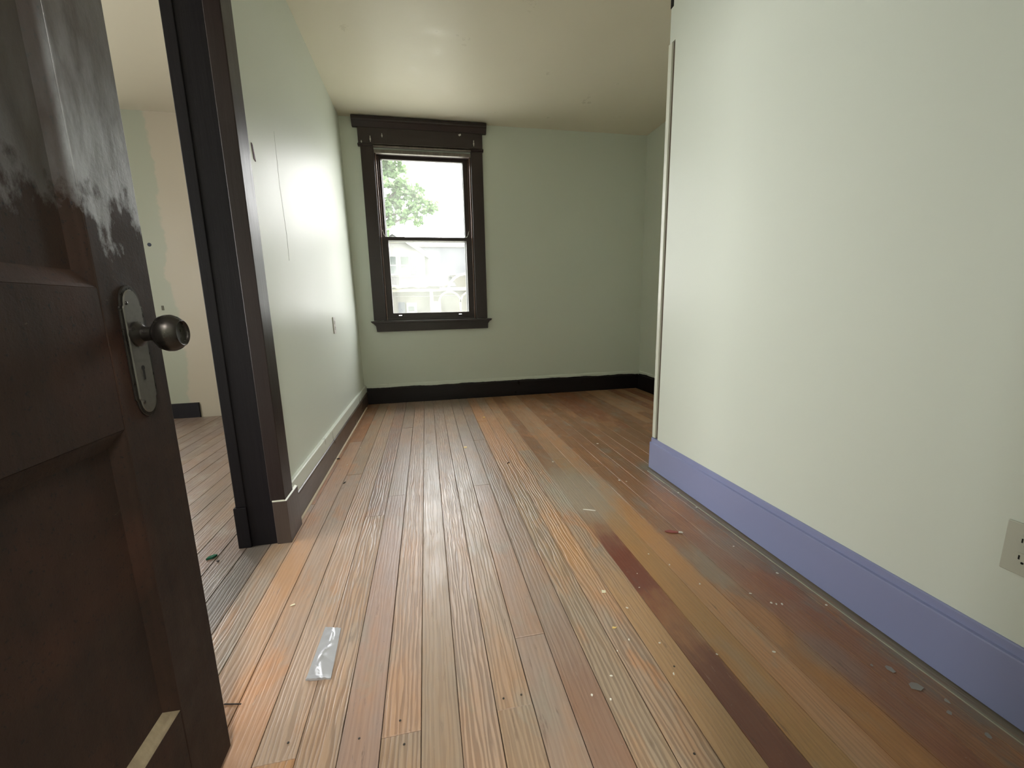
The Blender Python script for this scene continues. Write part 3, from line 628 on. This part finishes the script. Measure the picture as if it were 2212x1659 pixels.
def flake_pts(r):
    n = random.randint(5, 7); return [(r*random.uniform(0.5, 1)*math.cos(2*math.pi*k/n), r*random.uniform(0.5, 1)*1.5*math.sin(2*math.pi*k/n)) for k in range(n)]
m_fleck = N('white_fleck', 0.5, 0.5, (0.75, 0.73, 0.66, 1)).m
m_cream = N('cream_chip', 0.5, 0.5, (0.72, 0.68, 0.50, 1)).m
m_yel = N('yellow_chip', 0.5, 0.5, (0.75, 0.55, 0.2, 1)).m
m_dk = N('dark_splinter', 0.6, 0.3, (0.02, 0.014, 0.012, 1)).m
mg = N('green_glass', 0.15, 0.5, (0.01, 0.10, 0.06, 1)).m
shard('plastic_shard', -0.879, 1.700, [(-0.018, -0.006), (0.004, -0.010), (0.020, 0.002), (0.010, 0.010), (-0.010, 0.006)], 0.007, mg, 'small dark green shiny shard on the grey boards of the opening', 'shard', rot=0.5)
shard('grit_crumb', -0.842, 1.668, [(-0.004, -0.003), (0.004, -0.004), (0.003, 0.004), (-0.003, 0.003)], 0.004, m_dk, 'tiny dark crumb beside the green shard', 'crumb')
shard('wood_stick', 0.702, 1.714, [(-0.028, -0.0016), (0.028, -0.0022), (0.03, 0.001), (0.004, 0.0024), (-0.028, 0.0012)], 0.003, m_fleck, 'thin white stick lying on the floor left of the corner', 'stick', rot=-0.45)
shard('leaf_scrap', 0.968, 1.452, [(-0.030, -0.004), (-0.010, -0.010), (0.016, -0.006), (0.032, 0.0), (0.012, 0.006), (-0.012, 0.010)], 0.003, N('pink_scrap', 0.6, 0.3, (0.30, 0.09, 0.08, 1)).m, 'curled pinkish-red scrap on the right-hand boards', 'scrap', rot=-0.5)
shard('leaf_tip', 0.997, 1.438, [(-0.008, -0.004), (0.010, -0.002), (0.006, 0.004), (-0.006, 0.004)], 0.0045, m_fleck, 'pale curled tip at the end of the pinkish scrap', 'scrap', rot=-0.4)
shard('paint_chip', 0.533, 1.168, [(-0.007, -0.005), (0.006, -0.007), (0.009, 0.003), (-0.003, 0.007)], 0.002, m_cream, 'large cream paint chip on the grained boards left of the red board', 'paint chip')
shard('paint_chip', 0.500, 1.013, [(-0.008, -0.003), (0.001, -0.005), (0.008, -0.001), (0.002, -0.001), (-0.004, 0.003)], 0.002, m_yel, 'curved yellowish chip just in front of the large cream chip', 'paint chip')
shard('paint_chip', 0.218, 2.765, [(-0.012, -0.012), (0.008, -0.016), (0.012, 0.008), (-0.006, 0.014)], 0.002, m_yel, 'yellow paint chip on the boards below the window', 'paint chip')
shard('paint_chip', 0.452, 3.520, [(-0.012, -0.014), (0.006, -0.020), (0.010, 0.012), (-0.010, 0.010)], 0.003, m_yel, 'farthest yellow chip, near the dark back baseboard', 'paint chip')
shard('wood_splinter', -0.496, 2.333, [(-0.012, -0.002), (0.0, -0.004), (0.015, 0.002), (0.002, 0.004)], 0.004, m_dk, 'dark splinter on the boards beside the left baseboard', 'splinter', rot=1.0)
shard('wood_splinter', 0.448, 2.400, [(-0.012, -0.003), (0.012, 0.0), (0.004, 0.004)], 0.004, m_dk, 'dark splinter in the middle of the far floor', 'splinter', rot=0.5)
shard('wood_splinter', -0.520, 0.990, [(-0.020, -0.001), (0.022, -0.001), (0.022, 0.001), (-0.020, 0.0015)], 0.002, m_dk, 'thin dark splinter poking out past the open door bottom', 'splinter', rot=-0.2)
shard('wood_splinter', -0.606, 2.746, [(-0.010, -0.004), (0.010, -0.006), (0.008, 0.006)], 0.006, m_dk, 'small black crumb against the left baseboard', 'splinter')
shard('paint_chip', -0.481, 1.337, [(-0.008, -0.003), (0.008, -0.002), (0.006, 0.004), (-0.004, 0.003)], 0.0015, m_cream, 'pale chip on the orange boards above the duct tape', 'paint chip', rot=0.3)
spots = [(1.031, 0.997, 5), (1.042, 0.988, 4), (1.060, 0.985, 5), (0.887, 0.832, 5), (0.99, 1.994, 8), (1.02, 1.97, 6), (1.00, 1.05, 4), (0.66, 1.16, 3), (0.69, 1.23, 3),
         (0.79, 1.33, 3), (0.83, 1.25, 4), (0.87, 1.13, 4), (1.21, 1.78, 6), (1.20, 1.62, 5), (1.14, 1.30, 4), (0.575, 1.08, 4), (0.52, 0.96, 4), (0.47, 0.93, 3), (0.60, 0.93, 4),
         (0.42, 0.86, 4), (0.58, 0.83, 4), (0.73, 0.86, 3), (0.39, 0.80, 4), (0.35, 0.82, 4), (0.72, 2.35, 7), (1.12, 2.6, 8), (0.95, 3.3, 8), (0.60, 2.20, 5), (-0.50, 2.95, 7), (-0.53, 2.62, 6), (1.17, 1.12, 5), (1.19, 0.95, 5)]
for (x, y, r) in spots:
    where = ('on the left boards along the brown baseboard' if x < 0 else 'on the far boards beyond the wall corner' if y > 2.1 else 'close along the lavender baseboard' if x > 1.1
             else 'on the reddish-brown boards between the dark red board and lavender baseboard' if x > 0.75 else 'in the right foreground, around the dark red board')
    shard('paint_fleck', x, y, flake_pts(r/1000*0.85), 0.0012, m_fleck, 'tiny white paint fleck ' + where, 'paint fleck', 'white paint flecks ' + where, rot=random.uniform(0, 3))
m_spl = N('plaster_splash', 0.7, 0.3, (0.30, 0.29, 0.27, 1)).m
for (x, y, r, lab) in [(1.133, 0.722, 11, 'oblong grey-white plaster spot, farthest of the spots by the lavender baseboard'), (1.142, 0.668, 15, 'largest whitish plaster spot on the boards near the lavender baseboard'),
                       (1.141, 0.597, 7, 'small plaster spot between the largest one and the picture corner'), (1.16, 0.538, 7, 'plaster spot nearest the lower right corner of the picture'),
                       (1.10, 0.74, 4, 'smallest plaster spot, left of the oblong one'), (1.17, 0.62, 6, 'plaster spot closest to the grey caulk line of the lavender baseboard')]:
    shard('plaster_spot', x, y, flake_pts(r/1000), 0.0009, m_spl, lab, 'plaster spot', 'plaster spots along the right baseboard', rot=random.uniform(0, 3))
m_nail = N('nail_head', 0.5, 0.5, (0.03, 0.025, 0.02, 1)).m
for (x, y) in [(0.595, 0.851), (0.511, 0.644), (-0.112, 0.858), (-0.10, 0.80), (0.135, 0.86), (0.18, 0.86), (-0.355, 0.86), (-0.20, 0.835)]:
    obj('nail_head', MB().lathe([(0, 0.0001), (0, 0.0028), (0.0008, 0.0025), (0.0012, 0.0001)], (x, y, 0.0005), (0, 0.0001, 1), 12), m_nail, fl)

# ------------------------------------------------------------------ outside
GZ = -3.2
a = N('street_ground', 0.9, 0.2); p = a.pos()
a.col(a.mix(a.ramp(a.noise(p, 0.4, 5), 0.4, 0.6), (0.30, 0.31, 0.25, 1), (0.36, 0.355, 0.32, 1)))
tag(obj('ground', MB().box(-70, 70, 4.6, 90, GZ-0.3, GZ), a.m), 'pale street and yards outside below the window', kind='structure')
m_side = N('white_siding', 0.7, 0.3); p = m_side.pos(); x, y, z = m_side.sep(p)
lap = m_side.math('FRACT', m_side.math('MULTIPLY', z, 7.0)); m_side.col(m_side.mix(m_side.ramp(lap, 0.0, 0.12), (0.0682, 0.0713, 0.0682, 1), (0.0930, 0.0930, 0.0868, 1))); m_side = m_side.m
m_wtrim = N('white_house_trim', 0.6, 0.3, (0.1054, 0.1054, 0.0961, 1)).m
def shingles(name, c1, c2):
    a = N(name, 0.9, 0.2); p = a.pos(); x, y, z = a.sep(p)
    n = a.noise(a.scale(p, 3, 3, 9), 1.3, 4, 0.7); lap = a.math('FRACT', a.math('MULTIPLY', z, 8.0))
    c = a.mix(a.ramp(n, 0.3, 0.7), c1, c2); a.col(a.mix(a.ramp(lap, 0.0, 0.2, 0.35, 0.0), c, (0.0155, 0.0155, 0.0170, 1))); return a.m
m_roof = shingles('grey_shingles', (0.0232, 0.0242, 0.0264, 1), (0.0372, 0.0378, 0.0403, 1))
m_proof = shingles('brown_grey_shingles', (0.0310, 0.0295, 0.0279, 1), (0.0403, 0.0387, 0.0357, 1))
m_hg = N('house_pane', 0.15, 0.5, (0.0170, 0.0232, 0.0217, 1)).m
m_shut = N('dark_shutter', 0.6, 0.3, (0.0217, 0.0242, 0.0295, 1)).m
m_tan = N('tan_porch_wall', 0.8, 0.2, (0.0589, 0.0542, 0.0419, 1)).m
m_creamt = N('cream_porch_trim', 0.7, 0.3, (0.1116, 0.1054, 0.0775, 1)).m
HY = 28.0
hs = thing('house', (1.0, HY, GZ), 'white-gabled two-storey house across the street with grey roof and arched porch', 'house')
hp = lambda n, mb, m, par=None: obj(n, mb, m, par or hs)
# gabled dormer
AX, AZ, EZ, EX = -1.72, 5.62, 4.42, 0.30
dm = hp('gable_wall', MB().prism([(-3.75, 2.96), (0.14, 2.96), (0.14, 4.30), (AX, 5.42), (-3.75, 4.30)], 'y', HY, HY+3.5), m_side)
hp('gable_roof', MB().prism([(-4.0, EZ-0.18), (AX, AZ), (EX+0.1, EZ-0.18), (EX+0.1, EZ-0.02), (AX, AZ+0.18), (-4.0, EZ-0.02)], 'y', HY-0.25, HY+3.5), m_roof)
hp('rake_board', MB().prism([(AX, AZ-0.16), (EX+0.08, EZ-0.36), (EX+0.12, EZ-0.08), (AX, AZ+0.14)], 'y', HY-0.34, HY-0.25), m_wtrim)
hp('rake_board', MB().prism([(AX, AZ-0.16), (-3.98, EZ-0.36), (-4.02, EZ-0.08), (AX, AZ+0.14)], 'y', HY-0.34, HY-0.25), m_wtrim)
hp('gable_vent', MB().prism([(AX-0.42, 4.98), (AX+0.42, 4.98), (AX, 5.26)], 'y', HY-0.05, HY), m_creamt)
def hwin(x0, x1, z0, z1, y):
    f = hp('window', MB().box(x0-0.09, x0, y-0.06, y, z0-0.09, z1+0.09).box(x1, x1+0.09, y-0.06, y, z0-0.09, z1+0.09).box(x0, x1, y-0.06, y, z0-0.1, z0).box(x0, x1, y-0.06, y, z1, z1+0.09)
           .box(x0, x1, y-0.05, y, (z0+z1)/2-0.03, (z0+z1)/2+0.03), m_wtrim)
    zm = (z0+z1)/2
    hp('pane', MB().box(x0, x1, y-0.03, y-0.01, z0, zm-0.03), m_hg, f)
    hp('pane', MB().box(x0, x1, y-0.03, y-0.01, zm+0.03, z1), m_hg, f)
hwin(-1.34, -0.84, 3.12, 4.16, HY); hwin(-2.10, -1.62, 3.12, 4.16, HY); hwin(-2.86, -2.36, 3.12, 4.16, HY)
hp('shutter', MB().box(-0.74, -0.42, HY-0.06, HY, 3.05, 4.25), m_shut); hp('shutter', MB().box(-3.40, -3.05, HY-0.06, HY, 3.05, 4.25), m_shut)
# main roof slope, ridge along x
hp('main_roof', MB().prism([(HY-0.3, 2.45), (HY+3.6, 5.30), (HY+7.5, 2.45)], 'x', -6.5, 4.6), m_roof)
hp('ridge_cap', MB().box(-0.1, 4.62, HY+3.45, HY+3.75, 5.22, 5.40), m_creamt)
hp('house_wall', MB().box(-6.2, 4.3, HY+0.2, HY+7.0, GZ, 2.6), m_tan)
hp('house_wall', MB().box(1.75, 3.9, HY-1.2, HY+0.4, 2.0, 2.92), m_tan)
hp('roof_edge', MB().box(1.6, 4.0, HY-1.35, HY+0.3, 2.92, 3.0), m_wtrim)
# porch
PY = 26.0
hp('porch_roof', MB().prism([(PY-0.2, 2.22), (HY+0.1, 3.0), (HY+0.1, 2.80), (PY-0.2, 2.10)], 'x', -2.4, 1.9), m_proof)
hp('porch_beam', MB().box(-2.2, 1.05, PY-0.05, PY+0.15, 1.93, 2.16), m_creamt)
# sagging gutter with leaves
gp = [(-2.35+0.22*i, PY-0.28, 2.20+0.035*math.sin(i*1.1)+0.03*math.sin(i*2.7)+0.006*i) for i in range(18)]
hp('gutter', MB().tube(gp, 0.095, 7), m_creamt)
for x in (-2.0, 0.42): hp('porch_post', MB().box(x-0.10, x+0.10, PY-0.02, PY+0.16, GZ, 1.95), m_creamt)
hp('porch_post', MB().box(2.09-0.06, 2.09+0.06, PY-0.5, PY-0.3, GZ, 1.3), m_creamt)
hp('porch_pier', MB().box(0.30, 0.95, PY, PY+0.3, GZ, 1.35), m_creamt)
def arch(cx, z0, rx, rz, y0, y1, w, n=14, a0=0, a1=math.pi):
    out = [(cx+(rx+w)*math.cos(a0+(a1-a0)*i/n), z0+(rz+w)*math.sin(a0+(a1-a0)*i/n)) for i in range(n+1)]
    inn = [(cx+rx*math.cos(a0+(a1-a0)*i/n), z0+rz*math.sin(a0+(a1-a0)*i/n)) for i in range(n, -1, -1)]
    return MB().prism(out+inn, 'y', y0, y1)
hp('porch_arch', arch(1.47, 1.28, 0.58, 0.56, PY-0.5, PY-0.3, 0.10), m_creamt)
hp('porch_arch', arch(2.75, 1.28, 0.58, 0.56, PY-0.5, PY-0.3, 0.10), m_creamt)
hp('arch_spandrel', MB().prism([(0.9, 1.95), (3.4, 1.95), (3.4, 2.15), (0.9, 2.15)], 'y', PY-0.5, PY-0.3), m_creamt)
hp('gable_arch', arch(2.6, 1.9, 1.15, 0.95, PY-0.6, PY-0.35, 0.14), m_wtrim)
hp('porch_back', MB().box(-2.2, 3.6, PY+1.2, PY+1.3, GZ, 2.1), N('porch_shade_wall', 0.8, 0.2, (0.0744, 0.0713, 0.0589, 1)).m)
hp('front_door', MB().box(-1.62, -1.22, PY+1.1, PY+1.2, GZ, 1.35), m_shut)
f = hp('front_window', MB().box(-1.12, -0.50, PY+1.05, PY+1.2, 0.35, 1.30), m_wtrim); hp('pane', MB().box(-1.02, -0.66, PY+1.03, PY+1.06, 0.78, 1.08), m_hg, f)
hp('porch_wall', MB().box(-2.2, 0.5, PY-0.02, PY+0.12, GZ, 0.42), m_wtrim)
# utility wires
for (z, nm) in ((1.36, 'lower'), (2.02, 'upper')):
    o = obj('utility_wire', MB().tube([(-9+i*1.0, 15.0, z+0.0035*(i-9)**2*0.5) for i in range(19)], 0.010, 5), bpy.data.materials.get('wire') or N('wire', 0.7, 0.2, (0.0372, 0.0357, 0.0310, 1)).m, origin=(0, 15, z))
    tag(o, f'thin overhead cable crossing in front of the house, {nm} of the two', 'cable')

for px_ in (-9.0, 9.0):
    t = thing('utility_pole', (px_, 15.138, GZ), 'wooden utility pole carrying the two cables, ' + ('left' if px_ < 0 else 'right') + ' of the house view', 'utility pole')
    mp = bpy.data.materials.get('pole_wood') or N('pole_wood', 0.9, 0.2, (0.05, 0.045, 0.04, 1)).m
    obj('post', MB().tube([(px_, 15.138, GZ), (px_, 15.138, 3.4)], [0.15, 0.11], 12), mp, t); obj('crossarm', MB().box(px_-0.9, px_+0.9, 15.24, 15.34, 2.9, 3.02, 0.01), mp, t)
# maple: trunk out of view to the left, crown over the house
def maple(loc, crown, n_leaves, label, extra_branches, seed, lsize=0.13, group=None):
    rnd = random.Random(seed)
    t = thing('maple_tree', loc, label, 'tree', group)
    mbark = bpy.data.materials.get('bark') or N('bark', 0.9, 0.2, (0.0310, 0.0264, 0.0217, 1)).m
    L = Vector(loc)
    obj('trunk', MB().tube([L, L+Vector((0.05, 0, 2.2)), L+Vector((0.25, 0, 4.4)), L+Vector((0.4, 0.1, 6.5))], [0.34, 0.26, 0.20, 0.13], 10), mbark, t, smooth=True)
    for br in extra_branches: obj('branch', MB().tube(br, [0.10*(1-0.85*i/(len(br)-1)) for i in range(len(br))], 6), mbark, t, smooth=True)
    vs, fs = [], []
    tot = sum(c[3]**2 for c in crown)
    outline = [(0, -0.55), (0.25, -0.40), (0.55, -0.10), (0.30, 0.05), (0.42, 0.40), (0.0, 0.62), (-0.42, 0.40), (-0.30, 0.05), (-0.55, -0.10), (-0.25, -0.40)]
    for (cx, cy, cz, r) in crown:
        k = int(n_leaves*r*r/tot)
        sub = [(Vector((rnd.gauss(0, 1), rnd.gauss(0, 1), rnd.gauss(0, 1))).normalized()*r*rnd.uniform(0.35, 1.0), r*rnd.uniform(0.16, 0.34)) for _ in range(26)]
        for _ in range(k):
            c, sr = rnd.choice(sub)
            d = Vector((rnd.gauss(0, 1), rnd.gauss(0, 1), rnd.gauss(0, 0.7))).normalized()*sr*rnd.uniform(0.2, 1)**0.5
            P = Vector((cx, cy, cz))+c+d
            nrm = Vector((rnd.gauss(0, 0.6), rnd.gauss(-0.4, 0.6), rnd.gauss(0.5, 0.5))).normalized()
            a = nrm.cross(Vector((rnd.uniform(-1, 1), rnd.uniform(-1, 1), 0.3))).normalized(); b = nrm.cross(a); s = lsize*rnd.uniform(0.7, 1.3)
            n0 = len(vs)
            for ox, oy in outline: vs.append(P+a*ox*s+b*oy*s)
            fs.append(tuple(range(n0, n0+len(outline))))
    me = bpy.data.meshes.new('foliage'); me.from_pydata([v-L for v in vs], [], fs)
    o = bpy.data.objects.new('foliage', me); C.objects.link(o); o.parent = t; me.materials.append(m_leaf); o['kind'] = 'stuff'
    return t
lm = N('maple_leaf', 0.6, 0.3); p = lm.pos(); lm.col(lm.mix(lm.ramp(lm.noise(p, 2.5, 4), 0.35, 0.65), (0.030, 0.056, 0.020, 1), (0.048, 0.076, 0.032, 1)))
tl = lm.n('ShaderNodeBsdfTranslucent'); tl.inputs[0].default_value = (0.040, 0.078, 0.018, 1)
mx = lm.n('ShaderNodeAddShader'); lm.t.links.new(lm.b.outputs[0], mx.inputs[0]); lm.t.links.new(tl.outputs[0], mx.inputs[1]); lm.t.links.new(mx.outputs[0], lm.o.inputs[0])
m_leaf = lm.m
TY = 20.0
crown = [(-1.9, TY, 7.3, 1.15), (-0.95, TY, 7.15, 0.62), (-1.75, TY, 6.0, 1.05), (-0.75, TY, 5.95, 0.72), (-0.1, TY, 5.85, 0.45), (-0.55, TY, 5.25, 0.55), (0.15, TY, 5.35, 0.50), (0.55, TY, 5.35, 0.30),
         (-0.05, TY, 4.78, 0.26), (-1.5, TY, 4.8, 0.62), (-1.75, TY, 4.4, 0.5), (-3.2, TY, 6.5, 1.6), (-3.0, TY+0.5, 8.8, 1.8), (-4.6, TY+0.6, 7.2, 1.9), (-4.4, TY, 4.8, 1.3), (-1.0, TY, 7.9, 0.6), (-2.9, TY, 4.6, 0.9)]
bra = [[(-4.6, TY, 2.2), (-3.2, TY, 4.2), (-1.9, TY, 4.75), (-0.9, TY, 5.1), (-0.1, TY, 5.35), (0.5, TY, 5.5)], [(-4.5, TY, 3.0), (-3.0, TY, 5.2), (-1.6, TY, 6.1), (-0.5, TY, 6.3)],
       [(-2.4, TY, 4.6), (-1.4, TY, 4.55), (-0.8, TY, 4.85), (-0.2, TY, 4.8)], [(-4.4, TY, 3.4), (-3.2, TY, 6.5), (-1.8, TY, 7.6), (-0.7, TY, 7.8)], [(-1.6, TY, 5.1), (-1.3, TY, 5.7), (-0.9, TY, 6.0)]]
maple((-4.8, TY, GZ), crown, 24000, 'leafy green maple outside the window, above the gabled house', bra, 5)
maple((9.5, 34, GZ), [(9.0, 34, 4.5, 2.4), (10.5, 35, 5.5, 2.2), (8.0, 34, 3.2, 1.6), (6.6, 35, 3.8, 1.5), (10, 34, 2.8, 2.0)], 5000, 'distant green maple to the right, behind the house', [], 9, 0.30)
